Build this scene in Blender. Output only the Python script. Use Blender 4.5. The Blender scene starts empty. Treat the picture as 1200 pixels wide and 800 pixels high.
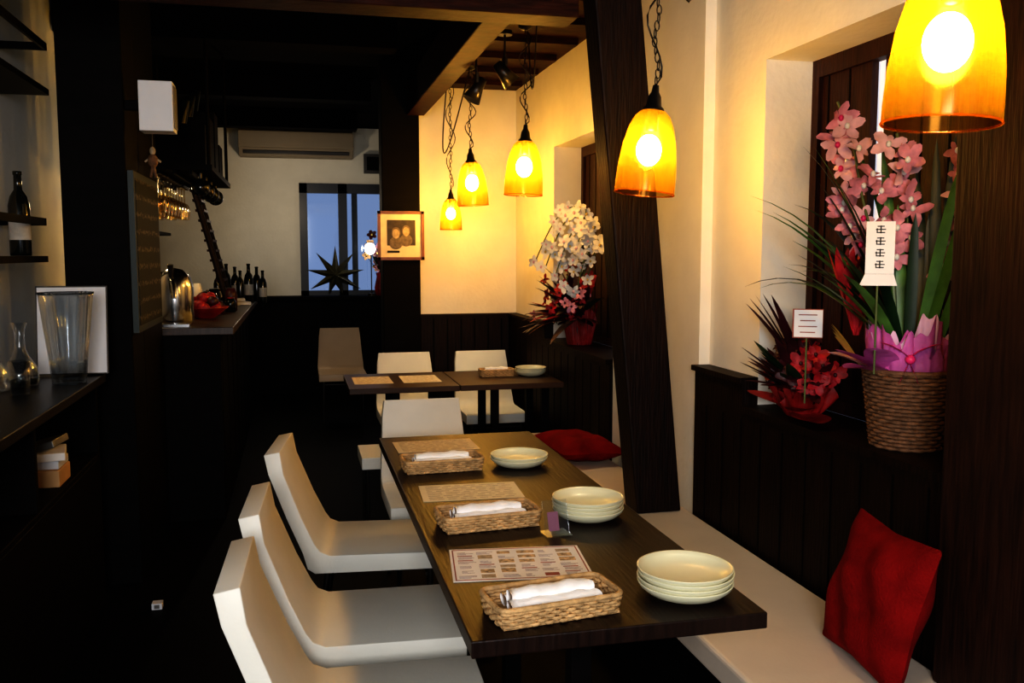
import bpy, math, random
from mathutils import Vector, Matrix, Euler
random.seed(7)
S=bpy.context.scene
pi=math.pi
# ---------------------------------------------------------------- materials
def new_mat(name):
    m=bpy.data.materials.new(name); m.use_nodes=True
    nt=m.node_tree
    return m,nt,nt.nodes['Principled BSDF']
def mat(name,col,rough=.5,metal=0,var=.15,scale=8,bump=0,bscale=60,stretch=(1,1,1),emit=None,es=0,spec=None,sss=0):
    m,nt,b=new_mat(name)
    tc=nt.nodes.new('ShaderNodeTexCoord'); mp=nt.nodes.new('ShaderNodeMapping')
    mp.inputs['Scale'].default_value=stretch
    nt.links.new(tc.outputs['Object'],mp.inputs['Vector'])
    n=nt.nodes.new('ShaderNodeTexNoise'); n.inputs['Scale'].default_value=scale; n.inputs['Detail'].default_value=4
    nt.links.new(mp.outputs['Vector'],n.inputs['Vector'])
    r=nt.nodes.new('ShaderNodeValToRGB')
    r.color_ramp.elements[0].position=.3; r.color_ramp.elements[1].position=.7
    r.color_ramp.elements[0].color=(*[c*(1-var) for c in col],1)
    r.color_ramp.elements[1].color=(*[min(1,c*(1+var)) for c in col],1)
    nt.links.new(n.outputs['Fac'],r.inputs['Fac']); nt.links.new(r.outputs['Color'],b.inputs['Base Color'])
    b.inputs['Roughness'].default_value=rough; b.inputs['Metallic'].default_value=metal
    if spec is not None: b.inputs['Specular IOR Level'].default_value=spec
    if emit: b.inputs['Emission Color'].default_value=(*emit,1); b.inputs['Emission Strength'].default_value=es
    if bump:
        n2=nt.nodes.new('ShaderNodeTexNoise'); n2.inputs['Scale'].default_value=bscale
        nt.links.new(mp.outputs['Vector'],n2.inputs['Vector'])
        bp=nt.nodes.new('ShaderNodeBump'); bp.inputs['Strength'].default_value=bump; bp.inputs['Distance'].default_value=.01
        nt.links.new(n2.outputs['Fac'],bp.inputs['Height']); nt.links.new(bp.outputs['Normal'],b.inputs['Normal'])
    return m
PLASTER=mat('plaster',(.80,.77,.67),.85,var=.03,bump=.15,bscale=40)
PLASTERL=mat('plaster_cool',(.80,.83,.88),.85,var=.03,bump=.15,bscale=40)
BLACKW=mat('black_wood',(.003,.0022,.002),.65,var=.4,scale=5,stretch=(1,1,6),spec=.10)
WOODV=mat('dark_wood_vertical',(.010,.0038,.002),.55,var=.55,scale=14,stretch=(6,6,.5),bump=.3,bscale=20,spec=.20)
WOODP=mat('dark_wood_post',(.020,.0075,.004),.55,var=.55,scale=14,stretch=(6,6,.5),bump=.3,bscale=20,spec=.22)
WOODR=mat('reddish_wood_shutter',(.030,.009,.006),.55,var=.5,scale=14,stretch=(6,6,.5),bump=.3,bscale=20,spec=.25)
WOODH=mat('dark_wood_beam',(.026,.007,.004),.6,var=.5,scale=10,stretch=(1,1,5),bump=.2,bscale=20,spec=.15)
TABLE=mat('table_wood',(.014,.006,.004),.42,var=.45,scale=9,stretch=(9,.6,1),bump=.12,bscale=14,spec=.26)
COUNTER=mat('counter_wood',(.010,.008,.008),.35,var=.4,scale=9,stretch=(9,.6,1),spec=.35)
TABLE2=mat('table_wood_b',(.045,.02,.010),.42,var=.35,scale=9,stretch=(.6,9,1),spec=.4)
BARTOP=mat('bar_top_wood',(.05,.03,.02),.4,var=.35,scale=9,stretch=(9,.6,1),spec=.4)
FLOORM=mat('floor_wood',(.003,.002,.0015),.6,var=.4,scale=6,stretch=(8,.5,1),spec=.08)
CEILM=mat('ceiling_black',(.0025,.0018,.0018),.9,var=.3,spec=.05)
CHAIR=mat('chair_white_vinyl',(.76,.74,.66),.5,var=.03,bump=.05,bscale=120)
CHAIR_WARM=mat('chair_vinyl_warm_lit',(.72,.52,.32),.5,var=.03,bump=.05,bscale=120)  # same vinyl as the other chairs, warm light put into its colour
BENCHM=mat('bench_cream_vinyl',(.70,.59,.48),.5,var=.03,bump=.05,bscale=90)
METAL=mat('dark_metal',(.05,.045,.04),.35,metal=.8,var=.2)
CHROME=mat('chrome',(.6,.6,.6),.2,metal=1,var=.05)
LEGM=mat('grey_leg_metal',(.25,.24,.22),.4,metal=.7,var=.1)
RED=mat('red_fabric',(.20,.006,.006),.95,var=.3,scale=12,bump=.5,bscale=160,spec=.1)
PLATE=mat('cream_ceramic',(.74,.71,.50),.3,var=.03)
WICK=mat('wicker',(.52,.33,.15),.7,var=.35,scale=40,bump=.4,bscale=150)
WICKD=mat('wicker_dark',(.16,.08,.038),.75,var=.4,scale=50,bump=.4,bscale=150)
NAPK=mat('napkin_white',(.9,.89,.88),.9,var=.02,bump=.2,bscale=80)
PAPER=mat('paper_tan',(.62,.50,.35),.8,var=.15,scale=30)
PAPERC=mat('paper_cream',(.72,.62,.44),.7,var=.06,scale=30)
PAPERW=mat('paper_white',(.84,.80,.75),.7,var=.03)
INK=mat('ink_grey',(.34,.27,.24),.8,var=.3,scale=200)
INKR=mat('ink_red_brown',(.32,.09,.06),.8,var=.3,scale=60)
INKP=mat('ink_food_photo',(.50,.34,.18),.8,var=.7,scale=90)
INKT=mat('ink_tan',(.45,.34,.22),.8,var=.3,scale=90)
INKB=mat('ink_black',(.01,.01,.01),.8)
GREEN=mat('leaf_green',(.07,.18,.035),.45,var=.45,scale=12)
GREEND=mat('leaf_dark_green',(.010,.030,.010),.45,var=.4,scale=12)
PINK=mat('pink_petal',(.60,.25,.31),.6,var=.3,scale=30)
PINKL=mat('pink_petal_light',(.68,.42,.46),.6,var=.2,scale=30)
WHITEP=mat('white_petal',(.72,.73,.70),.6,var=.04,scale=30)
YELC=mat('yellow_centre',(.6,.45,.12),.6)
REDP=mat('red_petal',(.36,.012,.02),.6,var=.5,scale=30)
MAROON=mat('maroon_leaf',(.045,.006,.010),.5,var=.4,scale=20)
PURP=mat('purple_tissue',(.42,.09,.30),.6,var=.5,scale=7,bump=.6,bscale=25)
LILAC=mat('lilac_tissue',(.66,.42,.56),.6,var=.25,scale=9,bump=.5,bscale=25)
REDT=mat('red_tissue',(.28,.012,.012),.5,var=.5,scale=9,bump=.5,bscale=25)
GOLD=mat('gold_ribbon',(.7,.5,.12),.35,metal=.5)
PINKR=mat('magenta_ribbon',(.65,.03,.16),.4)
BOTTLE=mat('bottle_glass',(.006,.008,.007),.12,var=.1)
LABEL=mat('bottle_label',(.5,.48,.44),.7,var=.1,scale=60)
ACM=mat('ac_tan',(.28,.23,.16),.6,var=.03)
SPKM=mat('speaker_white',(.72,.73,.76),.5,var=.03)
TAN=mat('tan_cardboard',(.55,.33,.15),.8)
STARM=mat('star_bronze',(.05,.045,.02),.5,var=.5,scale=20,bump=.3)
STEM=mat('stem',(.10,.13,.04),.6)
FRAMEM=mat('picture_frame_wood',(.16,.045,.015),.4,var=.3,scale=20)
PH_D=mat('photo_dark',(.05,.035,.025),.6,var=.3,scale=40)
PH_L=mat('photo_skin',(.42,.32,.20),.6,var=.3,scale=50)
PH_M=mat('photo_mid',(.16,.12,.08),.6,var=.4,scale=50)

def glass_mat(name,tint,rough=.05,k=.6):
    m=bpy.data.materials.new(name); m.use_nodes=True; nt=m.node_tree; nt.nodes.clear()
    o=nt.nodes.new('ShaderNodeOutputMaterial'); t=nt.nodes.new('ShaderNodeBsdfTransparent'); t.inputs[0].default_value=(*tint,1)
    g=nt.nodes.new('ShaderNodeBsdfGlossy'); g.inputs['Roughness'].default_value=rough; g.inputs[0].default_value=(.9,.9,.9,1)
    lw=nt.nodes.new('ShaderNodeLayerWeight'); lw.inputs['Blend'].default_value=.35
    mt=nt.nodes.new('ShaderNodeMath'); mt.operation='MULTIPLY_ADD'; mt.inputs[1].default_value=k; mt.inputs[2].default_value=.04
    mx=nt.nodes.new('ShaderNodeMixShader')
    nt.links.new(lw.outputs['Facing'],mt.inputs[0]); nt.links.new(mt.outputs[0],mx.inputs[0])
    nt.links.new(t.outputs[0],mx.inputs[1]); nt.links.new(g.outputs[0],mx.inputs[2]); nt.links.new(mx.outputs[0],o.inputs[0])
    return m
CLEAR=glass_mat('clear_glass',(.93,.95,.96))
WARMG=glass_mat('warm_glass',(.9,.8,.6))
def amber():
    m=bpy.data.materials.new('amber_glass'); m.use_nodes=True; nt=m.node_tree; nt.nodes.clear()
    o=nt.nodes.new('ShaderNodeOutputMaterial'); t=nt.nodes.new('ShaderNodeBsdfTransparent')
    lw=nt.nodes.new('ShaderNodeLayerWeight'); lw.inputs['Blend'].default_value=.5
    cr=nt.nodes.new('ShaderNodeValToRGB'); cr.color_ramp.elements[0].color=(1,.68,.20,1); cr.color_ramp.elements[1].color=(.42,.15,.005,1); cr.color_ramp.elements[1].position=.85
    nt.links.new(lw.outputs['Facing'],cr.inputs[0]); nt.links.new(cr.outputs[0],t.inputs[0])
    tr=nt.nodes.new('ShaderNodeBsdfTranslucent'); tr.inputs[0].default_value=(1,.38,.012,1)
    g=nt.nodes.new('ShaderNodeBsdfGlossy'); g.inputs['Roughness'].default_value=.15; g.inputs[0].default_value=(.9,.6,.3,1)
    tc=nt.nodes.new('ShaderNodeTexCoord'); n=nt.nodes.new('ShaderNodeTexNoise'); n.inputs['Scale'].default_value=14
    mr=nt.nodes.new('ShaderNodeMapRange'); mr.inputs['To Min'].default_value=.06; mr.inputs['To Max'].default_value=.10
    nt.links.new(tc.outputs['Object'],n.inputs['Vector']); nt.links.new(n.outputs['Fac'],mr.inputs['Value'])
    m1=nt.nodes.new('ShaderNodeMixShader'); m2=nt.nodes.new('ShaderNodeMixShader'); m2.inputs[0].default_value=.04
    nt.links.new(mr.outputs[0],m1.inputs[0])
    nt.links.new(t.outputs[0],m1.inputs[1]); nt.links.new(tr.outputs[0],m1.inputs[2])
    nt.links.new(m1.outputs[0],m2.inputs[1]); nt.links.new(g.outputs[0],m2.inputs[2]); nt.links.new(m2.outputs[0],o.inputs[0])
    return m
AMBER=amber()
def emis(name,col,s):
    m=bpy.data.materials.new(name); m.use_nodes=True; nt=m.node_tree; nt.nodes.clear()
    o=nt.nodes.new('ShaderNodeOutputMaterial'); e=nt.nodes.new('ShaderNodeEmission'); e.inputs[0].default_value=(*col,1); e.inputs[1].default_value=s
    nt.links.new(e.outputs[0],o.inputs[0]); return m
BULB=emis('bulb_glow',(1,.80,.48),185)
BULBN=emis('bulb_glow_near',(1,.80,.48),140)
BULBS=emis('bulb_glow_small',(1,.8,.5),40)
def chalk():
    m,nt,b=new_mat('chalkboard'); b.inputs['Roughness'].default_value=.8
    tc=nt.nodes.new('ShaderNodeTexCoord'); mp=nt.nodes.new('ShaderNodeMapping'); mp.inputs['Scale'].default_value=(1,45,90)
    nt.links.new(tc.outputs['Object'],mp.inputs[0])
    n=nt.nodes.new('ShaderNodeTexNoise'); n.inputs['Scale'].default_value=1; n.inputs['Detail'].default_value=1
    w=nt.nodes.new('ShaderNodeTexWave'); w.bands_direction='Z'; w.inputs['Scale'].default_value=4.2
    nt.links.new(tc.outputs['Object'],w.inputs[0])
    nt.links.new(mp.outputs[0],n.inputs[0])
    mu=nt.nodes.new('ShaderNodeMath'); mu.operation='MULTIPLY'; nt.links.new(n.outputs[0],mu.inputs[0]); nt.links.new(w.outputs[1],mu.inputs[1])
    r=nt.nodes.new('ShaderNodeValToRGB'); r.color_ramp.elements[0].position=.42; r.color_ramp.elements[1].position=.56
    r.color_ramp.elements[0].color=(.005,.007,.006,1); r.color_ramp.elements[1].color=(.12,.10,.075,1)
    nt.links.new(mu.outputs[0],r.inputs[0]); nt.links.new(r.outputs[0],b.inputs['Base Color']); return m
CHALK=chalk()
GREENF=mat('green_frame',(.006,.016,.010),.5)

# ---------------------------------------------------------------- geometry builder
class G:
    def __init__(s): s.v=[];s.f=[];s.m=[];s.sm=[];s.mats=[]
    def mi(s,m):
        if m not in s.mats: s.mats.append(m)
        return s.mats.index(m)
    def add(s,vs,fs,m,smooth=True):
        o=len(s.v); k=s.mi(m); s.v+= [tuple(x) for x in vs]
        for f in fs: s.f.append(tuple(i+o for i in f)); s.m.append(k); s.sm.append(smooth)
    def box(s,c,d,m,R=None):
        vs=[]
        for x in(-.5,.5):
            for y in(-.5,.5):
                for z in(-.5,.5):
                    p=Vector((x*d[0],y*d[1],z*d[2]))
                    if R: p=R@p
                    vs.append(p+Vector(c))
        s.add(vs,[(0,1,3,2),(4,6,7,5),(0,4,5,1),(2,3,7,6),(0,2,6,4),(1,5,7,3)],m,False)
    def bx(s,x0,x1,y0,y1,z0,z1,m): s.box(((x0+x1)/2,(y0+y1)/2,(z0+z1)/2),(x1-x0,y1-y0,z1-z0),m)
    def hexa(s,bot,top,m):
        s.add(list(bot)+list(top),[(3,2,1,0),(4,5,6,7),(0,1,5,4),(1,2,6,5),(2,3,7,6),(3,0,4,7)],m,False)
    def cyl(s,p0,p1,r0,r1,m,n=16,smooth=True):
        p0=Vector(p0);p1=Vector(p1);d=(p1-p0).normalized()
        a=d.orthogonal().normalized();b=d.cross(a)
        vs=[]
        for p,r in((p0,r0),(p1,r1)):
            for i in range(n):
                t=2*pi*i/n; vs.append(p+a*r*math.cos(t)+b*r*math.sin(t))
        s.add(vs,[(i,(i+1)%n,n+(i+1)%n,n+i) for i in range(n)],m,smooth)
        s.add(vs,[tuple(reversed(range(n))),tuple(range(n,2*n))],m,False)
    def lathe(s,prof,o,m,n=32,M=None,wave=None):
        vs=[]
        for j,(r,z) in enumerate(prof):
            for i in range(n):
                t=2*pi*i/n; rr=r; zz=z
                if wave: rr,zz=wave(r,z,t,j)
                p=Vector((rr*math.cos(t),rr*math.sin(t),zz))
                if M: p=M@p
                vs.append(p+Vector(o))
        fs=[]
        for j in range(len(prof)-1):
            for i in range(n):
                fs.append((j*n+i,j*n+(i+1)%n,(j+1)*n+(i+1)%n,(j+1)*n+i))
        s.add(vs,fs,m)
    def ell(s,c,r,m,n=16,k=10,R=None):
        prof=[(max(1e-4,math.sin(pi*j/k)),-math.cos(pi*j/k)) for j in range(k+1)]
        M=Matrix.Diagonal(Vector(r))
        if R: M=R@M
        s.lathe(prof,c,m,n,M)
    def tube(s,pts,r,m,n=6,closed=False):
        P=[Vector(p) for p in pts]; N=len(P); vs=[]
        for i,p in enumerate(P):
            if closed: d=P[(i+1)%N]-P[i-1]
            else: d=P[min(i+1,N-1)]-P[max(i-1,0)]
            d.normalize()
            up=Vector((0,0,1)) if abs(d.z)<.9 else Vector((1,0,0))
            a=d.cross(up).normalized(); b=d.cross(a)
            for k in range(n):
                t=2*pi*k/n; vs.append(p+a*r*math.cos(t)+b*r*math.sin(t))
        fs=[]
        for i in range(N if closed else N-1):
            j=(i+1)%N
            for k in range(n): fs.append((i*n+k,i*n+(k+1)%n,j*n+(k+1)%n,j*n+k))
        s.add(vs,fs,m)
    def leaf(s,p,d,L,w,m,droop=1.0,n=9,side=None,pw=.7,sway=None,maxx=None):
        p=Vector(p); d=Vector(d).normalized(); ds=L/n; vs=[]
        for i in range(n+1):
            t=i/n
            sd=Vector(side) if side else d.cross(Vector((0,0,1)))
            if sd.length<.05: sd=Vector((1,0,0))
            sd.normalize(); nn=sd.cross(d)
            ww=w*max(.02,math.sin(pi*min(1,(.12+.88*t)))**pw)
            vs+= [p-sd*ww, p-nn*ww*.25, p+sd*ww]
            p=p+d*ds; d=(d+Vector((0,0,-droop*ds))+ (Vector(sway)*ds if sway else Vector())).normalized()
            if maxx is not None and p.x>maxx-.03: d.x=min(d.x,0); d.normalize()
        fs=[]
        for i in range(n):
            for k in range(2): fs.append((i*3+k,i*3+k+1,i*3+k+4,i*3+k+3))
        s.add(vs,fs,m)
    def flower(s,c,nrm,r,m,mc,np=5,wd=.36,rnd=.0):
        c=Vector(c); nrm=Vector(nrm).normalized(); a=nrm.orthogonal().normalized(); b=nrm.cross(a); a0=random.random()*6
        for k in range(np):
            t=a0+2*pi*k/np+random.uniform(-rnd,rnd); d=a*math.cos(t)+b*math.sin(t); sd=nrm.cross(d); rr=r*(1+random.uniform(-rnd,rnd)); hk=random.uniform(-rnd,rnd)
            vs=[]
            for (u,w,h) in((.08,.08,0),(.4,wd,.12),(.75,wd*.95,.2+hk),(1,.08,.12+hk*2)):
                vs+=[c+d*rr*u-sd*rr*w+nrm*rr*h, c+d*rr*u+nrm*rr*(h-.09), c+d*rr*u+sd*rr*w+nrm*rr*h]
            fs=[(i*3+q,i*3+q+1,i*3+q+4,i*3+q+3) for i in range(3) for q in range(2)]
            s.add(vs,fs,m)
        s.ell(c+nrm*r*.15,(r*.18,r*.18,r*.22),mc,8,6)
    def build(s,name,loc=(0,0,0),rot=(0,0,0),bevel=0,seg=2,subd=0):
        me=bpy.data.meshes.new(name); me.from_pydata(s.v,[],s.f); me.update()
        for m in s.mats: me.materials.append(m)
        for i,p in enumerate(me.polygons): p.material_index=s.m[i]; p.use_smooth=s.sm[i]
        o=bpy.data.objects.new(name,me); S.collection.objects.link(o); o.location=loc; o.rotation_euler=rot
        if bevel:
            b=o.modifiers.new('bev','BEVEL'); b.width=bevel; b.segments=seg; b.limit_method='ANGLE'; b.angle_limit=math.radians(40)
        if subd:
            b=o.modifiers.new('sub','SUBSURF'); b.levels=subd; b.render_levels=subd
        return o

CZ=2.75
# ---------------------------------------------------------------- shell
g=G(); g.bx(-1.5,2.0,-1.6,9.95,-.1,0,FLOORM)
g.build('floor')
g=G(); g.bx(-1.5,2.0,-1.6,9.95,CZ,CZ+.1,CEILM); g.build('ceiling')
g=G()
for a,b in((-1.6,1.84),(2.88,4.3),(5.5,9.8)): g.bx(1.58,1.95,a,b,0,CZ,PLASTER)
for a,b in((1.84,2.88),(4.3,5.5)):
    g.bx(1.58,1.95,a,b,0,.87,PLASTER); g.bx(1.58,1.95,a,b,2.10,CZ,PLASTER)
g.bx(1.535,1.58,3.27,4.26,0,CZ,PLASTER)
g.build('wall_right')
g=G(); g.bx(-1.5,-1.2,-1.6,5.45,0,CZ,PLASTERL); g.build('wall_left')
g=G(); g.bx(-1.5,-1.35,5.45,9.8,0,CZ,BLACKW); g.bx(-1.35,-1.2,5.45,5.5,0,CZ,BLACKW); g.build('wall_bar')
g=G(); g.bx(-1.5,2.0,-1.6,-1.5,0,.8,PLASTERL); g.bx(-1.5,2.0,-1.6,-1.5,2.3,CZ,PLASTERL); g.bx(-1.5,-.9,-1.6,-1.5,.8,2.3,PLASTERL); g.bx(1.2,2.0,-1.6,-1.5,.8,2.3,PLASTERL)
g.build('wall_front')
g=G()
g.bx(-1.5,.05,9.8,9.95,0,CZ,PLASTER); g.bx(.98,2.0,9.8,9.95,0,CZ,PLASTER)
g.bx(.05,.98,9.8,9.95,0,1.0,PLASTER); g.bx(.05,.98,9.8,9.95,2.17,CZ,PLASTER)
g.build('wall_back')
g=G()
WB=mat('window_frame_black',(.006,.007,.012),.4)
for a,b in((.05,.13),(.45,.54),(.91,.98)): g.bx(a,b,9.78,9.86,1.0,2.17,WB)
for a,b in((1.0,1.05),(2.07,2.17)): g.bx(.05,.98,9.78,9.86,a,b,WB)
g.bx(.13,.45,9.815,9.825,1.05,2.07,CLEAR); g.bx(.54,.91,9.815,9.825,1.05,2.07,CLEAR)
g.bx(.59,.65,9.83,9.85,1.05,2.07,WB)
g.build('window_1')
g=G(); g.bx(.83,1.58,6.5,6.62,0,CZ,PLASTER); g.build('wall_alcove')
g=G(); g.bx(1.2,1.3,6.62,9.8,0,CZ,PLASTER); g.build('wall_passage')
# wainscot
g=G()
g.bx(1.52,1.58,2.88,3.268,0,.985,WOODV); g.bx(1.505,1.585,2.88,3.275,.985,1.005,WOODV)
g.bx(1.52,1.58,1.84,2.88,0,.885,WOODV); g.bx(1.51,1.755,1.84,2.88,.885,.907,WOODV)
g.bx(1.52,1.58,4.27,5.5,0,.885,WOODV); g.bx(1.51,1.755,4.30,5.5,.885,.907,WOODV)
g.bx(1.52,1.58,5.5,6.5,0,.985,WOODV); g.bx(1.505,1.58,5.5,6.5,.985,1.005,WOODV)
g.bx(1.52,1.58,.2,1.84,0,CZ-.01,WOODV)
y=1.9
while y<6.4:
    if not(3.2<y<4.3): g.bx(1.518,1.52,y,y+.006,.02,.86,BLACKW)
    y+=.14
g.build('trim_wainscot_right')
g=G(); g.bx(.86,1.51,6.44,6.5,0,.985,WOODV); g.bx(.86,1.51,6.43,6.5,.985,1.005,WOODV)
for i in range(6): g.bx(.95+i*.1,.96+i*.1,6.436,6.44,.02,.97,BLACKW)
g.build('trim_wainscot_alcove')
g=G(); g.bx(-1.35,1.2,9.55,9.8,0,.97,BLACKW); g.bx(-1.35,1.2,9.52,9.8,.97,1.0,BLACKW); g.build('trim_ledge_back')
FROST=mat('frosted_glass',(.7,.72,.75),.6,emit=(.75,.82,1),es=.4)
def niche_win(y0,y1,p0,p1,name,z0=.95):
    g=G()
    g.bx(1.775,1.84,y0,p0,.907,2.1,WOODR); g.bx(1.775,1.84,p1,y1,.907,2.1,WOODR)
    if z0>.95: g.bx(1.776,1.84,p0,p1,.95,z0,WOODR)
    g.bx(1.80,1.81,p0,p1,z0,2.05,FROST)
    g.bx(1.757,1.84,y0,y1,.907,.95,WOODR); g.bx(1.757,1.84,y0,y1,2.04,2.10,WOODR)
    g.bx(1.757,1.84,y0,y0+.04,.95,2.04,WOODR);g.bx(1.757,1.84,y1-.04,y1,.95,2.04,WOODR)
    k=y0+.12
    while k<y1-.05:
        if not(p0-.02<k<p1+.02): g.bx(1.772,1.775,k,k+.006,.95,2.04,BLACKW)
        k+=.12
    g.build(name)
niche_win(1.84,2.88,2.50,2.57,'window_2',1.50)
niche_win(4.3,5.5,4.8,4.95,'window_3')

# ---------------------------------------------------------------- posts and beams
def leanpost(name,b,t,wx,wy,z0,z1,m):
    g=G()
    q=lambda c,z:[(c[0]-wx/2,c[1]-wy/2,z),(c[0]+wx/2,c[1]-wy/2,z),(c[0]+wx/2,c[1]+wy/2,z),(c[0]-wx/2,c[1]+wy/2,z)]
    g.hexa(q(b,z0),q(t,z1),m); return g.build(name,bevel=.008)
leanpost('leaning_timber_post',(1.375,3.33),(1.145,3.33),.185,.14,.422,2.74,WOODV)
g=G(); g.bx(1.46,1.518,1.25,1.79,.422,2.74,WOODP); g.build('timber_post',bevel=.006)
g=G(); g.bx(.585,.845,6.3,6.495,0,2.74,BLACKW); g.build('timber_post.001',bevel=.006)
g=G(); g.bx(-.94,-.685,4.12,4.42,0,2.74,BLACKW); g.bx(-.70,-.685,4.42,5.0,0,2.74,BLACKW); g.build('timber_post.002',bevel=.006)
g=G(); g.bx(-1.19,1.03,3.26,3.42,2.30,2.56,WOODH); g.build('ceiling_beam',bevel=.006)
g=G(); g.bx(.76,.88,3.43,6.29,2.38,2.60,WOODH); g.build('ceiling_beam.001',bevel=.006)
g=G(); g.bx(.885,1.575,3.45,6.49,2.61,2.64,WOODH)
for i in range(7): g.bx(.885,1.53,3.6+i*.42,3.66+i*.42,2.575,2.61,WOODH)
g.build('ceiling_boards')
g=G()
for y in(5.2,7.0,8.6): g.bx(-1.19,.58,y,y+.16,2.58,2.74,CEILM)
g.build('ceiling_joists')

# ---------------------------------------------------------------- bench
g=G(); g.bx(1.03,1.505,.9,4.94,.345,.42,BENCHM); g.bx(1.06,1.50,.92,4.92,0,.344,BLACKW)
g.build('bench_seat',bevel=.012,seg=3)

# ---------------------------------------------------------------- chairs
def chair(name,x,y,rot,m=CHAIR):
    g=G()
    outer=[(-.165,.765),(-.15,.70),(-.092,.55),(-.04,.43),(-.025,.375),(.0,.358),(.42,.362)]
    inner=[(-.112,.775),(-.10,.70),(-.042,.55),(.0,.46),(.018,.434),(.05,.42),(.42,.42)]
    ws=[.172,.182,.192,.2,.2,.2,.2]
    vs=[]
    for (o,i,w) in zip(outer,inner,ws):
        vs+=[(o[0],-w,o[1]),(o[0],w,o[1]),(i[0],w,i[1]),(i[0],-w,i[1])]
    fs=[]
    n=len(outer)
    for k in range(n-1):
        for q in range(4):
            fs.append((k*4+q,k*4+(q+1)%4,(k+1)*4+(q+1)%4,(k+1)*4+q))
    fs+=[(3,2,1,0),((n-1)*4,(n-1)*4+1,(n-1)*4+2,(n-1)*4+3)]
    g.add(vs,fs,m,True)
    for sx,sy in((.02,-1),(.02,1),(.37,-1),(.37,1)):
        ex=sx+(-.03 if sx<.1 else .02)
        g.cyl((sx+.02,sy*.16,.362),(ex,sy*.17,.0),.010,.009,METAL,10)
    g.cyl((.04,-.16,.33),(.04,.16,.33),.008,.008,METAL,8); g.cyl((.38,-.16,.33),(.38,.16,.33),.008,.008,METAL,8)
    return g.build(name,(x,y,0),(0,0,rot),bevel=.012,seg=3)
chair('dining_chair',-.005,2.00,math.radians(-2))
chair('dining_chair',0.015,2.52,math.radians(-3))
chair('dining_chair',.065,3.25,math.radians(-7))
chair('dining_chair',.55,3.99,math.radians(-90))
chair('dining_chair',.70,5.98,math.radians(-90))
chair('dining_chair',1.23,5.98,math.radians(-90))
chair('dining_chair',.37,8.15,math.radians(-90),CHAIR_WARM)
g=G(); g.bx(.30,.62,4.5,4.83,.36,.42,CHAIR)
for a in(.33,.59):
    for b in(4.53,4.80): g.cyl((a,b,.362),(a,b,0),.01,.01,METAL,8)
g.build('stool',bevel=.012,seg=3)

# ---------------------------------------------------------------- tables
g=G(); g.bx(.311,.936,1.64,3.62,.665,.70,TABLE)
g.bx(.36,.89,1.9,3.4,.625,.664,BLACKW)
for y in(1.95,2.63,3.32): 
    g.bx(.60,.65,y-.025,y+.025,.03,.625,BLACKW); g.bx(.40,.85,y-.035,y+.035,.0,.03,BLACKW)
g.build('dining_table',bevel=.003)
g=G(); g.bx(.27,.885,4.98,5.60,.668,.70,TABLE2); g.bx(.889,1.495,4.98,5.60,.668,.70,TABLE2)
for x in(.53,.79,1.1,1.4):
    g.bx(x-.022,x+.022,5.03,5.07,0,.667,BLACKW); g.bx(x-.022,x+.022,5.40,5.44,0,.667,BLACKW)
g.build('dining_table.001',bevel=.003)

# ---------------------------------------------------------------- table ware
def plates(n,x,y,z,r=.1,name='plate_stack'):
    g=G(); q=r/.1
    for k in range(n):
        dz=k*.0105; ox=random.uniform(-.002,.002)
        g.lathe([(0.0005,.004),(.050*q,.004),(.054*q,0),(.060*q,.0005),(.082*q,.010),(.096*q,.022),(r,.030),(r+.0005,.032),(r-.003,.032),(.092*q,.024),(.078*q,.0135),(.058*q,.008),(.0005,.008)],(ox,0,dz),PLATE,44)
    return g.build(name,(x,y,z))
T=.7005
plates(4,.812,1.775,T,.104); plates(4,.784,2.37,T); plates(2,.748,3.03,T,.101)
plates(3,1.38,5.3,T,.095)
def rrect(a,b,r,n=10):
    pts=[]
    for cx,cy,t0 in((a-r,b-r,0),(-a+r,b-r,pi/2),(-a+r,-b+r,pi),(a-r,-b+r,3*pi/2)):
        for i in range(n): 
            t=t0+pi/2*i/(n-1); pts.append((cx+r*math.cos(t),cy+r*math.sin(t)))
    out=[];L=0;seg=[]
    for i in range(len(pts)):
        p=pts[i];q=pts[(i+1)%len(pts)]; d=math.dist(p,q); seg.append((L,d,p,q)); L+=d
    N=96
    for k in range(N):
        s=L*k/N
        for (l,d,p,q) in seg:
            if d>0 and l<=s<l+d:
                t=(s-l)/d; out.append((p[0]+(q[0]-p[0])*t,p[1]+(q[1]-p[1])*t)); break
    return out
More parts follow.
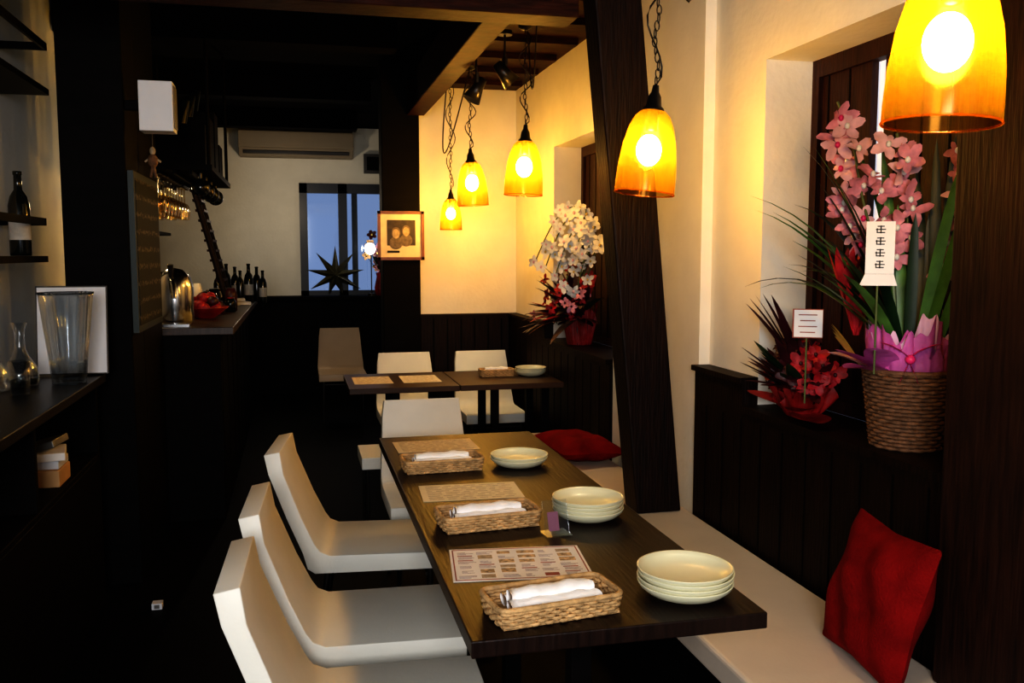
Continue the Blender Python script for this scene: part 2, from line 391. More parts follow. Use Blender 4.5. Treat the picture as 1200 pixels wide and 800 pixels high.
def basket(x,y,rz,nm='towel_basket',sc=1.0):
    g=G(); a,b=.128*sc,.062*sc
    lay=5
    for k in range(lay):
        f=1+.05*k/lay
        pts=[]
        P=rrect(a*f,b*f,.02)
        for i,(px,py) in enumerate(P):
            off=.0025*(1 if (i//2+k)%2 else -1); l=math.hypot(px,py)
            pts.append((px*(1+off/l*1.5),py*(1+off/l*1.5),.006+k*.0068))
        g.tube(pts,.0042,WICK,6,True)
    P=rrect(a*1.06,b*1.06,.022); g.tube([(p[0],p[1],.006+lay*.0068+.001) for p in P],.006,WICK,8,True)
    g.bx(-a,a,-b,b,.001,.006,WICK)
    for (oy,oz,L,ph,rad) in((-.022,.030,.100*sc,0,.021),(.024,.030,.096*sc,2,.021),(.0,.046,.092*sc,1,.018)):
        n=16; vs=[]; rad*=sc
        for i in range(n+1):
            t=i/n; xx=-L+2*L*t; rr=rad*(1-abs(2*t-1)**10*.3)+.0012*math.sin(i*1.7+ph)
            for k in range(14):
                th=2*pi*k/14; vs.append((xx,oy*sc+rr*1.25*math.cos(th)+.002*math.sin(i*.6+ph),oz+rr*.75*math.sin(th)+.0015*math.sin(i*.9+k*.9+ph)))
        g.add(vs,[(i*14+k,i*14+(k+1)%14,(i+1)*14+(k+1)%14,(i+1)*14+k) for i in range(n) for k in range(14)]+[tuple(range(14)),tuple(reversed(range(n*14,n*14+14)))],NAPK)
    return g.build(nm,(x,y,T),(0,0,rz))
basket(.50,1.75,math.radians(8)); basket(.497,2.375,math.radians(5)); basket(.475,3.04,math.radians(2))
basket(1.17,5.32,math.radians(0),sc=.75)
def menu(x,y,rz,w,d,kind,name='menu_sheet'):
    g=G(); rnd=random.Random(int(x*1000+y*77))
    if kind==0:
        g.bx(-w/2,w/2,-d/2,d/2,0,.0012,PAPERW)
        z0,z1=.0012,.0018; e=.006
        for a,b,c2,dd in((-w/2+e,w/2-e,-d/2+e,-d/2+e+.003),(-w/2+e,w/2-e,d/2-e-.003,d/2-e),(-w/2+e,-w/2+e+.003,-d/2+e,d/2-e),(w/2-e-.003,w/2-e,-d/2+e,d/2-e)): g.bx(a,b,c2,dd,z0,z1,INKR)
        nx,ny=6,6; cw=(w-.03)/nx; ch=(d-.03)/ny
        for i in range(nx):
            for j in range(ny):
                cx=-w/2+.015+cw*i; cy=-d/2+.015+ch*j; q=rnd.random(); ox=rnd.uniform(0,.01)
                if q<.30: g.bx(cx+.003,cx+cw*rnd.uniform(.7,.95),cy+.003,cy+ch*rnd.uniform(.6,.9),z0,z1,rnd.choice([INKP,INKP,INKP,INKR,INKT]))
                else:
                    if q>.72: g.bx(cx+.003,cx+cw*.8,cy+ch*.75,cy+ch*.88,z0,z1,INKR)
                    for k in range(3): g.bx(cx+ox,cx+cw*rnd.uniform(.4,.95),cy+ch*(.12+.2*k),cy+ch*(.18+.2*k),z0,z1,INK)
    else:
        g.bx(-w/2,w/2,-d/2,d/2,0,.0012,PAPERC)
        for k in range(9):
            yy=-d/2+.02+(d-.04)*k/8
            xx=-w/2+.02
            while xx<w/2-.03:
                l=rnd.uniform(.015,.05); l=min(l,w/2-.02-xx); g.bx(xx,xx+l,yy-.0022,yy+.0022,.0012,.0016,INKT); xx+=l+.012
    return g.build(name,(x,y,T),(0,0,rz))
menu(.505,2.05,math.radians(-7),.325,.225,0); menu(.515,2.72,math.radians(-3),.31,.19,1); menu(.51,3.42,math.radians(1),.31,.2,1)
menu(.42,5.3,0,.22,.3,1); menu(.70,5.3,0,.22,.3,1)
g=G(); R=Matrix.Rotation(math.radians(-18),3,'X')
g.box((0,0,.045),(.07,.003,.09),CLEAR,R); g.box((-.008,-.003,.035),(.03,.001,.05),mat('pink_card',(.30,.12,.18),.6),R); g.bx(-.035,.035,-.03,.03,0,.003,CLEAR)
g.build('acrylic_card_stand',(.655,2.25,T),(0,0,.1))

# ---------------------------------------------------------------- cushions
def cushion(name,loc,rot,w,h,t,wk=1.0):
    g=G(); n=20; vs=[]
    for sgn in(1,-1):
        for i in range(n+1):
            for j in range(n+1):
                u=2*i/n-1; v=2*j/n-1
                e=max(0,(1-abs(u)**3.0))**.55*max(0,(1-abs(v)**3.0))**.55
                pin=1-.09*(1-abs(u))*abs(v)**2; pin2=1-.09*(1-abs(v))*abs(u)**2
                wr=wk*(.005*math.sin(u*6+v*3)+.005*math.sin(v*8-u*4))
                vs.append((u*w/2*pin2,v*h/2*pin,sgn*(t/2*e)+wr*e))
    N=(n+1)**2; fs=[]
    for i in range(n):
        for j in range(n):
            a=i*(n+1)+j; b=a+n+1
            fs.append((a,b,b+1,a+1)); fs.append((N+a,N+a+1,N+b+1,N+b))
    g.add(vs,fs,RED); return g.build(name,loc,rot,subd=1)
cushion('cushion',(1.378,1.895,.597),(math.radians(-4),math.radians(-74),math.radians(-4)),.36,.39,.12,1.6)
cushion('cushion',(1.345,4.26,.487),(0,math.radians(3),math.radians(8)),.34,.46,.12)

# ---------------------------------------------------------------- pendants
def cat(a,b,sag,n=20,dx=0):
    a=Vector(a);b=Vector(b); return [a.lerp(b,i/n)+Vector((dx*math.sin(pi*i/n),0,-sag*math.sin(pi*i/n))) for i in range(n+1)]
def pendant(x,y,zb,r,ztop,tilt=0,sway=0,name='pendant_lamp',bulb=BULB,loops=()):
    h=r*2.75
    g=G()
    prof=[(r,0),(r*1.0,h*.12),(r*.97,h*.35),(r*.88,h*.6),(r*.74,h*.8),(r*.58,h*.93),(r*.40,h*.99),(r*.24,h*1.0)]
    M=Matrix.Rotation(tilt,3,'Y')
    piv=Vector((x,y,zb+h))
    org=piv-M@Vector((0,0,h))
    g.lathe(prof,org,AMBER,40,M)
    g.tube([org+M@Vector((r*math.cos(t*2*pi/40),r*math.sin(t*2*pi/40),0)) for t in range(40)],.0022,AMBER,6,True)
    g.lathe([(r*.36,h*.985),(r*.36,h*1.02),(r*.26,h*1.05),(r*.22,h*1.16),(r*.13,h*1.22),(r*.10,h*1.30),(.002,h*1.31)],org,METAL,20,M)
    g.lathe([(r*.20,h*.99),(r*.19,h*.76),(.002,h*.75)],org,METAL,16,M)
    g.ell(org+M@Vector((0,0,h*.52)),(r*.42,r*.42,r*.52),bulb,20,12)
    top=org+M@Vector((0,0,h*1.30))
    L=.032; N=max(3,int((ztop-top.z)/(L*.78))); 
    for i in range(N):
        c=top+Vector((sway*math.sin(i*.9)*.006,0,L*.4+(ztop-top.z-L*.4)*i/N))
        pts=[]
        for k in range(10):
            t=2*pi*k/10; w=.008*math.cos(t); v=L*.5*math.sin(t)
            pts.append(c+(Vector((w,0,v)) if i%2 else Vector((0,w,v))))
        g.tube(pts,.0022,METAL,5,True)
    pts=[top]
    n=26
    for i in range(1,n+1):
        t=i/n; a=.018+.03*abs(sway)*math.sin(pi*t)
        pts.append(Vector((top.x+a*math.sin(t*15+1)*(1 if t<.97 else 0),top.y+a*.6*math.cos(t*13)*(1 if t<.97 else 0),top.z+(ztop-top.z)*t)))
    g.tube(pts,.003,METAL,6)
    for lp in loops: g.tube(cat(*lp[:3],dx=lp[3]),.0042,METAL)
    g.lathe([(.035,0),(.033,-.015),(.01,-.028),(.002,-.028)],(x,y,ztop),METAL,16)
    return g.build(name)
pendant(1.065,1.33,1.655,.093,CZ,math.radians(3),.5,bulb=BULBN)
pendant(1.125,2.77,1.632,.096,CZ,math.radians(6),1.2,bulb=BULBN,loops=[((1.15,2.76,2.6),(1.26,2.66,2.74),.30,.03),((1.15,2.76,2.5),(1.24,2.66,2.74),.30,.06),((1.19,2.74,2.74),(1.27,2.66,2.74),.52,-.02)])
pendant(1.14,4.5,1.735,.098,2.575,math.radians(2),.8,loops=[((1.20,4.5,2.60),(1.26,4.9,2.60),.3,0)])
pendant(1.06,5.54,1.735,.096,2.575,math.radians(-3),.8,loops=[((.90,5.35,2.60),(1.06,5.54,2.575),.55,-.1)])
pendant(1.02,6.05,1.60,.074,2.61,0,.6)
def spot(name,x,y,z,zt,ry,rx=0):
    g=G(); R=Euler((rx,ry,0)).to_matrix()
    g.cyl((x,y,zt),(x,y,z+.06),.006,.006,METAL,8); g.cyl((x,y,zt-.02),(x,y,zt),.04,.04,METAL,16)
    g.lathe([(.002,.07),(.026,.068),(.03,.02),(.05,-.06),(.046,-.058),(.028,.0),(.001,.01)],(x,y,z),METAL,20,R)
    g.ell(Vector((x,y,z))+R@Vector((0,0,-.015)),(.02,.02,.02),BULBS,10,8)
    g.box((x,y,z+.06),(.012,.07,.05),METAL)
    g.build(name)
spot('ceiling_spotlight',.95,4.8,2.30,2.575,.5); spot('ceiling_spotlight',1.07,4.65,2.36,2.575,-.7)

# ---------------------------------------------------------------- far end
g=G()
g.bx(-.53,.60,9.57,9.795,2.42,2.69,ACM); g.bx(-.49,.56,9.56,9.57,2.44,2.475,METAL); g.bx(-.49,.56,9.555,9.57,2.50,2.515,LEGM)
g.bx(-.53,.60,9.50,9.57,2.50,2.66,ACM)
g.build('air_conditioner',bevel=.02,seg=3)
g=G(); g.bx(.72,1.0,9.72,9.79,2.28,2.48,METAL); g.bx(.75,.97,9.715,9.72,2.31,2.45,BLACKW); g.build('wall_sign')
g=G(); c=Vector((.40,9.6,1.22)); n=9
ring=[]
for i in range(2*n):
    t=pi/2+2*pi*i/(2*n); r=(.30 if i%2==0 else .10)*(1 if i%2 or math.sin(t)>-.6 else .72)
    ring.append((c.x+r*math.cos(t),c.y,c.z+r*math.sin(t)))
for sg in(-1,1):
    vs=ring+[(c.x,c.y+sg*.07,c.z)]
    g.add(vs,[(i,(i+1)%(2*n),2*n) for i in range(2*n)],STARM,False)
g.build('star_ornament')
g=G(); g.lathe([(.002,0),(.06,0),(.075,.08),(.05,.2),(.06,.24)],(.88,9.66,1.0),REDT,20)
for i in range(40):
    a=random.uniform(0,6.28); b=random.uniform(.1,.85); d=Vector((math.cos(a)*math.sin(b)*.6,math.sin(a)*math.sin(b)*.25,math.cos(b)))
    p=Vector((.88,9.64,1.20))+d*random.uniform(.1,.48)
    g.leaf((.88,9.64,1.2),d,.3,.025,random.choice([GREEND,MAROON]),.5)
    if i%2: g.flower(p,(d.x,-1,d.z*.4),.055,random.choice([REDP,MAROON,PINK,TAN]),YELC)
g.build('flower_bouquet')
g=G(); g.cyl((.765,9.53,1.0),(.765,9.53,1.03),.04,.035,METAL,16); g.cyl((.765,9.53,1.03),(.765,9.53,1.44),.006,.006,METAL,8); g.ell((.755,9.53,1.49),(.055,.055,.06),emis('reflection_glow',(1,.96,.9),9),16,10)  # glowing globe on a stand, added in place of a bright reflection
g.build('reflection_globe')
g=G()
x0,x1,z0,z1=.55,.87,1.395,1.73; yy=6.275
for a,b,c2,d in((x0,x1,z0,z0+.02),(x0,x1,z1-.02,z1),(x0,x0+.02,z0,z1),(x1-.02,x1,z0,z1)): g.bx(a,b,yy,yy+.022,c2,d,FRAMEM)
g.bx(x0+.015,x1-.015,yy+.010,yy+.02,z0+.015,z1-.015,PAPERC)
px0,px1,pz0,pz1=x0+.065,x1-.06,z0+.10,z1-.06
g.bx(px0,px1,yy+.008,yy+.0102,pz0,pz1,PH_D)
for (cx,cz,s) in((.675,1.575,1.0),(.745,1.59,.95)):   # two portrait heads printed in the photo
    g.ell((cx,yy+.0075,cz-.062*s),(.046*s,.001,.045*s),PH_M,20,10)
    g.ell((cx,yy+.0068,cz+.006),(.031*s,.001,.040*s),PH_M,20,10)
    g.ell((cx,yy+.0060,cz),(.024*s,.001,.033*s),PH_L,20,10)
g.bx(x0+.065,x0+.15,yy+.008,yy+.0102,z0+.05,z0+.065,INKB)
g.build('picture_frame')

# ---------------------------------------------------------------- bar
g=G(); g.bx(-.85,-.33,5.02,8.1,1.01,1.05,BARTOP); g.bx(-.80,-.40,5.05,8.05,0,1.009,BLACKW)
for i in range(8): g.bx(-.402,-.396,5.1+i*.4,5.12+i*.4,.02,1.0,BLACKW)
g.build('bar_counter',bevel=.005)
g=G()
g.bx(-.684,-.66,4.14,4.84,1.10,1.79,GREENF); g.bx(-.661,-.657,4.17,4.81,1.13,1.76,CHALK); g.build('chalkboard_menu')
g=G(); g.bx(-.620,-.485,4.08,4.2,1.95,2.155,SPKM); g.bx(-.684,-.620,4.13,4.16,2.04,2.08,BLACKW)
g.bx(-.485,-.480,4.095,4.19,1.965,2.14,LEGM); g.build('wall_speaker',bevel=.006)
g=G()
g.cyl((-.60,4.5,2.0),(-.684,4.5,2.0),.005,.005,METAL,8); g.cyl((-.63,4.5,2.0),(-.63,4.5,1.93),.003,.003,METAL,6)
g.ell((-.63,4.5,1.91),(.014,.014,.02),PH_L,12,8); g.ell((-.63,4.5,1.865),(.024,.018,.032),WICKD,12,8)
for a in(-1,1): g.cyl((-.63,4.5,1.85),(-.63+.012*a,4.5,1.79),.008,.006,WICKD,8); g.cyl((-.63,4.5,1.885),(-.63+.035*a,4.5,1.86),.006,.005,PH_L,8)
g.build('hanging_doll')
def wineglass(g,x,y,zt,m):
    g.lathe([(.035,0),(.034,-.003),(.005,-.008),(.004,-.09),(.02,-.10),(.036,-.13),(.036,-.165),(.029,-.20)],(x,y,zt),m,16)
RZ=1.86
g=G(); g.bx(-.88,-.42,5.1,6.5,RZ+.02,RZ+.05,BLACKW)
for i in range(5): g.bx(-.86+i*.08,-.845+i*.08,5.12,6.48,RZ,RZ+.02,BLACKW)
for y in(5.15,6.45):
    for x in(-.86,-.44): g.cyl((x,y,RZ+.05),(x,y,2.57 if y<5.2 else 2.74),.01,.01,BLACKW,8)
for j in range(4):
    y=5.2+j*.32; zt=RZ+.052
    g.bx(-.85,-.46,y,y+.24,zt,zt+.22+.08*(j%3),BLACKW)
    g.cyl((-.62,y+.1,zt+.22+.08*(j%3)),(-.56,y+.1,zt+.36+.08*(j%3)),.06,.02,BOTTLE,14)
    g.ell((-.5,y+.1,zt-.11),(.05,.05,.05),BOTTLE,14,10)
    g.cyl((-.5,y+.1,zt-.07),(-.5,y+.1,zt),.01,.01,METAL,8)
g.build('glass_rack')
g=G()
for i in range(3):
    for j in range(9): wineglass(g,-.86+i*.08,5.2+j*.14,RZ-.002,WARMG)
g.build('wine_glasses')
g=G()
a=Vector((-.47,6.75,1.052)); b=Vector((-.78,6.75,2.3)); d=(b-a)
for yy2 in(6.66,7.0):
    g.tube([a+Vector((0,yy2-6.75,.022)),b+Vector((0,yy2-6.75,0))],.020,WOODV,8)
for i in range(18):
    p=a+d*(i+.9)/18; g.bx(p.x-.030,p.x+.030,6.67,6.99,p.z-.008,p.z+.008,WOODH)
g.build('wooden_ladder')
def bottle(g,x,y,z,s=1.0,lab=True,m=BOTTLE):
    g.lathe([(.001,0),(.036,0),(.038,.01),(.038,.19),(.030,.225),(.015,.25),(.0135,.305),(.016,.307),(.016,.32),(.001,.321)],(x,y,z),m,20,Matrix.Scale(s,3))
    if lab: g.lathe([(.0385*s,.06*s),(.0385*s,.15*s)],(x,y,z),LABEL,20)
g=G()
for i in range(7): bottle(g,-.60+i*.038*1.5,7.45+(i%3)*.14,1.051,.80+.08*((i*2)%3),i%2==0)
g.build('wine_bottles')
g=G()
g.lathe([(.001,0),(.09,0),(.1,.02),(.1,.2),(.085,.26),(.045,.3),(.001,.31)],(-.66,5.35,1.051),CHROME,28)
g.tube([(-.66,5.25,1.23),(-.66,5.2,1.30),(-.64,5.15,1.27),(-.64,5.14,1.2)],.014,CHROME,10); g.cyl((-.66,5.22,1.28),(-.66,5.2,1.38),.01,.016,METAL,10)
g.bx(-.76,-.56,5.08,5.24,1.051,1.065,CHROME)
g.build('beer_dispenser')
g=G(); g.lathe([(.05,0),(.06,.005),(.13,.06),(.14,.07),(.13,.065),(.05,.012),(.001,.012)],(-.54,5.75,1.051),REDT,28)
for i in range(22):
    a=random.uniform(0,6.28); r=random.uniform(0,.085); g.ell((-.54+r*math.cos(a),5.75+r*math.sin(a),1.11+.07*random.random()),(.034,.034,.032),random.choice([REDP,REDP,MAROON]),10,8)
g.build('fruit_bowl')
g=G()
for k in range(24):
    x=random.uniform(-.80,-.42); y=6.0+.026*k; r=random.uniform(.025,.045); h=random.uniform(.08,.22)
    g.lathe([(.001,0),(r,0),(r*1.08,h*.7),(r*.7,h),(r*.65,h),(.001,h)],(x,y,1.051),random.choice([PAPERW,TAN,REDT,BOTTLE,WICKD,PAPER,MAROON,BOTTLE]),18)
g.build('bar_jars')
g=G()
g.box((-.43,7.19,1.065),(.14,.20,.025),PAPERW,Matrix.Rotation(.3,3,'Z')); g.box((-.44,7.21,1.09),(.11,.15,.02),PAPERW,Matrix.Rotation(.1,3,'Z'))
g.build('folded_towels',bevel=.005)
g=G()
for z in(1.25,1.6):
    g.bx(-1.34,-1.1,5.7,8.8,z,z+.025,BLACKW)
g.build('bar_back_shelf')
g=G()
for z in(1.276,1.626):
    for i in range(16):
        bottle(g,-1.22,5.85+i*.17+random.uniform(-.02,.02),z,.85+.15*random.random(),i%2==0,random.choice([BOTTLE,WARMG,BOTTLE]))
g.build('liquor_bottles')

# ---------------------------------------------------------------- left counter and shelves
g=G()
g.bx(-1.195,-.77,1.2,3.98,.915,.95,COUNTER); g.bx(-1.195,-.80,1.22,3.95,0,.61,BLACKW); g.bx(-1.195,-.80,1.22,3.95,.61,.63,BLACKW)
g.bx(-1.195,-1.1,1.22,3.95,.63,.914,BLACKW)
for y in(1.22,2.2,3.02,3.92): g.bx(-1.1,-.80,y,y+.03,.63,.914,BLACKW)
g.build('side_counter',bevel=.004)
g=G()
g.bx(-.95,-.815,3.36,3.52,.631,.69,TAN); g.bx(-.95,-.82,3.38,3.52,.691,.72,SPKM); g.box((-.87,3.44,.737),(.12,.17,.028),PAPERW,Matrix.Rotation(.2,3,'Z')); g.box((-.87,3.44,.772),(.10,.15,.025),LEGM,Matrix.Rotation(-.1,3,'Z')@Matrix.Rotation(-.25,3,'Y'))
g.build('box_stack',bevel=.003)
def rack(z,name,rail=.125,y1=4.12):
    g=G(); g.bx(-1.198,-1.0,2.6,y1,z-.025,z,BLACKW)
    g.bx(-1.012,-1.0,2.6,y1,z+rail,z+rail+.03,BLACKW)
    g.bx(-1.198,-1.0,y1-.016,y1,z+rail,z+rail+.03,BLACKW)
    g.bx(-1.198,-1.19,y1-.016,y1,z,z+rail,BLACKW)
    g.bx(-1.198,-1.0,2.6,2.616,z,z+rail+.03,BLACKW)
    g.build(name)
rack(1.43,'wine_shelf'); rack(2.13,'wine_shelf',.16,4.26)
g=G(); bottle(g,0,0,0,1.05); g.build('wine_bottle',(-1.075,4.02,1.431))
g=G(); R=Matrix.Rotation(math.radians(-6),3,'X')
g.box((0,0,.18),(.265,.012,.355),METAL,R); g.box((0,-.007,.18),(.255,.004,.345),SPKM,R); g.build('framed_notice',(-.88,3.94,.953))
CLEARB=glass_mat('ribbed_glass',(.86,.89,.91),.08,.8)
def vessel(name,prof,x,y,m=CLEARB,ribs=0,inner=None):
    g=G(); g.lathe(prof,(0,0,0),m,72,None,(lambda r,z,t,j:(r*(1+.018*math.cos(14*t)),z)) if ribs else None)
    if inner: g.lathe(inner,(0,0,0),BOTTLE,24)
    return g.build(name,(x,y,.9505))
vessel('glass_vase',[(.001,.004),(.055,.004),(.06,.0),(.068,.10),(.08,.2),(.094,.33),(.098,.345),(.092,.33),(.078,.2),(.064,.1),(.056,.02),(.001,.018)],-.845,3.70,ribs=1)
car=[(.001,.003),(.055,.003),(.062,.02),(.055,.07),(.03,.11),(.018,.14),(.017,.2),(.024,.225),(.028,.235)]
vessel('glass_carafe',car,-1.0,3.66,inner=[(.001,.006),(.052,.008),(.056,.03),(.001,.03)])
vessel('glass_carafe',car,-1.06,3.52)
vessel('drinking_glass',[(.001,.003),(.03,.003),(.036,.12),(.034,.12),(.029,.01),(.001,.01)],-.94,3.42)
g=G(); g.bx(-.60,-.56,3.79,3.83,.0,.025,SPKM); g.bx(-.59,-.57,3.787,3.79,.005,.02,LEGM); g.build('floor_outlet')

# ---------------------------------------------------------------- flowers
def wicker_pot(rb,rt,h,m):
    g=G(); N=int(h/.0105)
    for k in range(N):
        t=k/(N-1); r=rb+(rt-rb)*t; pts=[]
        for i in range(60):
            a=2*pi*i/60; rr=r+.0028*(1 if (i//2+k)%2 else -1); pts.append((rr*math.cos(a),rr*math.sin(a),.006+k*(h-.012)/(N-1)))
        g.tube(pts,.0058,m,5,True)
    g.tube([((rt+.002)*math.cos(2*pi*i/60),(rt+.002)*math.sin(2*pi*i/60),h) for i in range(60)],.007,m,8,True)
    g.lathe([(.001,.002),(rb,.002),(rt-.008,h-.02),(.001,h-.02)],(0,0,0),MAROON,30)
    return g
def tissue(g,r0,r1,z0,z1,m,n=120,amp=.12,ph=0,pk=.22,fr=5,maxr=None):
    prof=[(r0+(r1-r0)*(j/8)**.8,z0+(z1-z0)*j/8) for j in range(9)]
    def wv(r,z,t,j):
        f=j/8; rr=r*(1+amp*f*math.sin(7*t+ph)+amp*.5*f*math.sin(17*t+ph*3+f*2)+.02*math.sin(31*t))
        zz=z+f*(z1-z0)*pk*(.7*math.sin(fr*t+ph)+.45*math.sin((fr*2+1)*t+ph*2)+.3*math.sin(19*t+ph))
        if maxr: rr=min(rr,maxr)
        return rr,zz
    g.lathe(prof,(0,0,0),m,n,None,wv)
LEDGE=.9075
PX,PY=1.638,2.155
g=wicker_pot(.090,.115,.215,WICKD)
tissue(g,.100,.114,.185,.285,PURP,amp=.10,pk=.35,maxr=.116); tissue(g,.092,.110,.20,.33,PURP,amp=.14,ph=1.5,pk=.28,fr=4,maxr=.116); tissue(g,.085,.098,.20,.32,LILAC,amp=.14,ph=.7,pk=.4,fr=3,maxr=.112)
for k,(dx,dy,dz) in enumerate(((-1,.2,.9),(-.8,.8,.8),(-.7,-.6,1),(-1,-.2,.5))):
    g.leaf((-.08,.02*dy,.21),(dx,dy,dz),.15,.045,[PURP,LILAC,PURP,PURP][k],5,pw=.5)
for i in range(16):
    a=random.uniform(0,6.28)
    g.leaf((.03*math.cos(a)+.02,.035*math.sin(a)-.01,.22),(.06*math.cos(a)+.03,.34*math.sin(a)-.06,1),random.uniform(.42,.70),.015,random.choice([GREEN,GREEN,GREEND]),random.uniform(.25,.7),side=(.8,-.5+random.uniform(-.4,.4),0),pw=.4,maxx=.10)
for i in range(20):
    dx=random.uniform(-.5,.0); dy=random.uniform(.15,.9)
    g.leaf((-.01,.02,.22),(dx*.6,dy,random.uniform(.75,1.3)),random.uniform(.5,.72),.012,random.choice([GREEN,GREEND,GREEND]),random.uniform(1.4,2.6))
for i in range(14):
    g.leaf((-.02,.0,.22),(random.uniform(-.6,-.1),random.uniform(-.3,.5),1),random.uniform(.28,.48),.018,random.choice([GREEN,GREEND]),2.2)
sp1=[Vector((0,.02,.22)),Vector((-.02,.10,.45)),Vector((-.05,.17,.70)),Vector((-.07,.20,.88)),Vector((-.10,.23,.97))]
sp2=[Vector((.02,.0,.22)),Vector((.01,.03,.5)),Vector((-.0,.04,.7)),Vector((-.03,.05,.86))]
g.tube(sp1,.004,STEM); g.tube(sp2,.004,STEM)
for i in range(16):
    t=i/15; z=.56+.36*t; x=-.05-.04*t
    g.flower((x+random.uniform(-.035,.03),.165+.02*t+random.uniform(-.055,.05),z),(random.uniform(-1,.2),-1+random.uniform(-.2,.5),random.uniform(-.6,.6)),.043,random.choice([PINK,PINKL]),PINKR if i%3==0 else WHITEP,5,.30,.3)
for i in range(14):
    t=i/13; z=.50+.33*t
    g.flower((-.03+random.uniform(-.03,.04),.03+random.uniform(-.06,.05),z),(random.uniform(-1,.3),-1,random.uniform(-.6,.6)),.042,random.choice([PINK,PINK,PINKL]),WHITEP,5,.30,.3)
for i in range(6): g.flower((.05,-.07+random.uniform(-.03,.02),.50+.06*i),(-.3,-1,random.uniform(-.4,.4)),.038,random.choice([PINK,PINKL]),WHITEP,5,.28,.3)
for k in range(2):
    for i in range(7):
        a=2*pi*i/7; g.leaf((-.08,.19-.06*k,.40-.10*k),(.35*math.cos(a),.35*math.sin(a),1),.16,.016,REDP,.1)
g.tube([(0,.02,.2),(-.08,.19,.41)],.006,STEM)
for sx in(-1,1):
    g.leaf((-.07,-.095,.26),(sx*.8,-sx*.5,.9),.09,.014,PINKR,9)
    g.leaf((-.07,-.095,.25),(sx*.35,-sx*.2,-1),.07,.008,PINKR,.1)
g.ell((-.07,-.098,.255),(.013,.013,.013),PINKR,10,8)
for i in range(5): g.leaf((-.09,.09,.22),(-.4-.15*i,.5-.2*i,1.0),.14,.012,GOLD,2)
g.build('orchid_arrangement',(PX,PY,LEDGE))
g=G(); R=Euler((0,0,math.radians(-30))).to_matrix()
g.box((0,0,0),(.070,.003,.135),PAPERW,R)
for k in range(4):
    zc=.047-.030*k
    for (dx,dz,w,h) in((0,0,.024,.0025),(0,.008,.017,.0025),(0,-.008,.020,.0025),(0,0,.003,.020),(-.009,-.003,.0025,.012)):
        g.box(R@Vector((dx,-.0025,zc+dz)),(w,.001,h),INKB,R)
g.hexa([R@Vector(v) for v in((-.035,-.0015,-.068),(.035,-.0015,-.068),(.035,.0015,-.068),(-.035,.0015,-.068))][::1],[R@Vector(v) for v in((-.048,-.0015,-.098),(.044,-.0015,-.098),(.044,.0015,-.098),(-.048,.0015,-.098))],PAPERW)
g.cyl((0,.006,-.33),(0,.006,-.0),.003,.003,STEM,6)
g.build('gift_card',(1.470,2.065,1.455))
# red arrangement
g=G()
g.lathe([(.001,0),(.05,0),(.065,.09),(.001,.09)],(0,0,0),MAROON,20)
tissue(g,.05,.095,.0,.08,REDT,amp=.14,pk=.4); tissue(g,.045,.085,.02,.11,REDT,amp=.15,ph=2,pk=.4)
g.leaf((-.03,-.05,.02),(-.3,-1,.05),.22,.06,REDT,.3); g.leaf((-.03,-.02,.02),(-.4,-1,.4),.18,.05,REDT,2); g.leaf((-.03,.05,.03),(-.4,.8,.3),.16,.05,REDT,2)
for i in range(170):
    a=random.uniform(0,6.28); b=random.uniform(.1,1.45); d=Vector((math.cos(a)*math.sin(b)*.6,math.sin(a)*math.sin(b),math.cos(b)))
    L=random.uniform(.12,.24)
    if d.x>.2: d.x=-d.x
    if i%3==0: g.leaf((d.x*.03,d.y*.03,.08),d,L,.024,random.choice([MAROON,GREEND,MAROON,MAROON]),random.uniform(.5,2),maxx=.1)
    else: g.flower(Vector((0,0,.09))+d*L*random.uniform(.4,.85),d+Vector((-.4,-.6,0)),.034,random.choice([REDP,REDP,MAROON,MAROON]),MAROON,7,.34,.3)
for i in range(5): g.leaf((0,.0,.12),(-.4,.5-.15*i,1),.32,.020,MAROON,1.5)
g.build('red_flower_arrangement',(1.62,2.655,LEDGE))
g=G(); g.box((0,0,0),(.09,.003,.09),INKR,R); g.box((0,-.003,0),(.084,.002,.084),PAPERW,R)
for k in range(4): g.box(R@Vector((0,-.0045,.027-.018*k)),(.055-.01*(k%2),.001,.003),INKR,R)
g.cyl((0,.004,-.25),(0,.004,0),.003,.003,STEM,6); g.build('gift_card',(1.535,2.50,1.225))
# white orchid
g=G(); 
g.lathe([(.001,0),(.07,0),(.085,.15),(.001,.15)],(0,0,0),MAROON,24)
tissue(g,.07,.095,.0,.16,REDT,amp=.12,maxr=.11); tissue(g,.065,.095,.05,.20,REDT,amp=.15,ph=2,pk=.4,maxr=.11)
for i in range(150):
    a=random.uniform(0,6.28); b=random.uniform(.15,1.65); d=Vector((math.cos(a)*math.sin(b)*.9,math.sin(a)*math.sin(b),math.cos(b)))
    if d.x>.2: d.x=-d.x
    L=random.uniform(.18,.38)
    g.leaf((0,0,.15),d,L,.026,random.choice([GREEND,MAROON,MAROON,WICKD,REDT]),random.uniform(.4,3.0),maxx=.1)
    if i%3==0: g.flower(Vector((0,0,.16))+d*random.uniform(.15,.32),d+Vector((-.5,-.7,0)),.034,random.choice([REDP,PINK,MAROON,REDT,REDP]),MAROON,6,.3,.3)
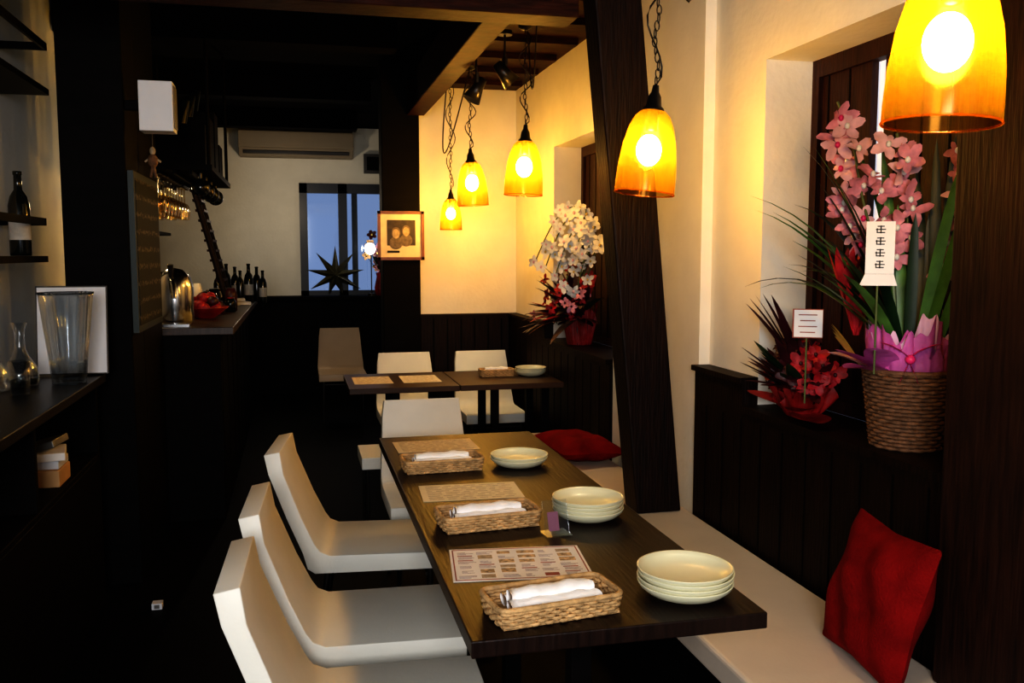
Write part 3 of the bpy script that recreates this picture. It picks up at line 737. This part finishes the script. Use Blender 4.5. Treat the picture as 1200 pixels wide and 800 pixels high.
for k in range(5):
    p0=Vector((0,0,.15)); p1=Vector((-.03,-.12-.08*k,.80-.05*k+.03*(k%2))); p2=Vector((-.22+.03*k,.17-.11*k,.50-.04*k))
    pts=[p0.lerp(p1,i/10)+Vector((0,.05*math.sin(pi*i/10),0)) for i in range(11)]
    nf=11
    for i in range(1,nf):
        t=i/(nf-1); q=p1.lerp(p2,t)+Vector((0,0,.10*math.sin(pi*t)))
        pts.append(q)
        side=1 if i%2 else -1
        q2=q+Vector((side*.022+random.uniform(-.02,.02),-.015+random.uniform(-.03,.03),-.012+random.uniform(-.02,.02)))
        g.flower(q2,(-.5+random.uniform(-.7,.7),-1,random.uniform(-.6,.3)),random.uniform(.034,.045),WHITEP,YELC if i%2 else PINKL,5,.33,.2)
    g.tube(pts,.0035,STEM)
g.build('white_orchid_arrangement',(1.62,5.08,LEDGE))

# ---------------------------------------------------------------- light
W=bpy.data.worlds.new('world'); S.world=W; W.use_nodes=True
W.node_tree.nodes['Background'].inputs[0].default_value=(.30,.42,.72,1); W.node_tree.nodes['Background'].inputs[1].default_value=.5
def area(name,loc,rot,size,e,col):
    l=bpy.data.lights.new(name,'AREA'); l.energy=e; l.color=col; l.size=size; o=bpy.data.objects.new(name,l); S.collection.objects.link(o); o.location=loc; o.rotation_euler=rot; return o
area('camera_side_fill_light',(-.3,-1.3,1.8),(math.radians(80),0,math.radians(-2)),1.0,62,(.98,.97,.97))  # added fill lamp behind the camera, standing in for daylight from that side
def point(name,loc,e,col,r=.05):
    l=bpy.data.lights.new(name,'POINT'); l.energy=e; l.color=col; l.shadow_soft_size=r; o=bpy.data.objects.new(name,l); S.collection.objects.link(o); o.location=loc
point('bar_lamp_light',(-.95,5.9,1.8),7,(1,.75,.4)); point('back_room_light',(-.1,8.7,1.9),9,(1,.82,.60))
# ---------------------------------------------------------------- camera
c=bpy.data.cameras.new('camera'); c.sensor_width=36; c.lens=31.8; c.clip_start=.05
o=bpy.data.objects.new('camera',c); S.collection.objects.link(o); o.location=(0,0,1.44)
o.rotation_euler=(math.radians(90-5.55),0,math.radians(-13.4)); S.camera=o
S.view_settings.view_transform='Standard'; S.view_settings.look='High Contrast'; S.view_settings.exposure=.2
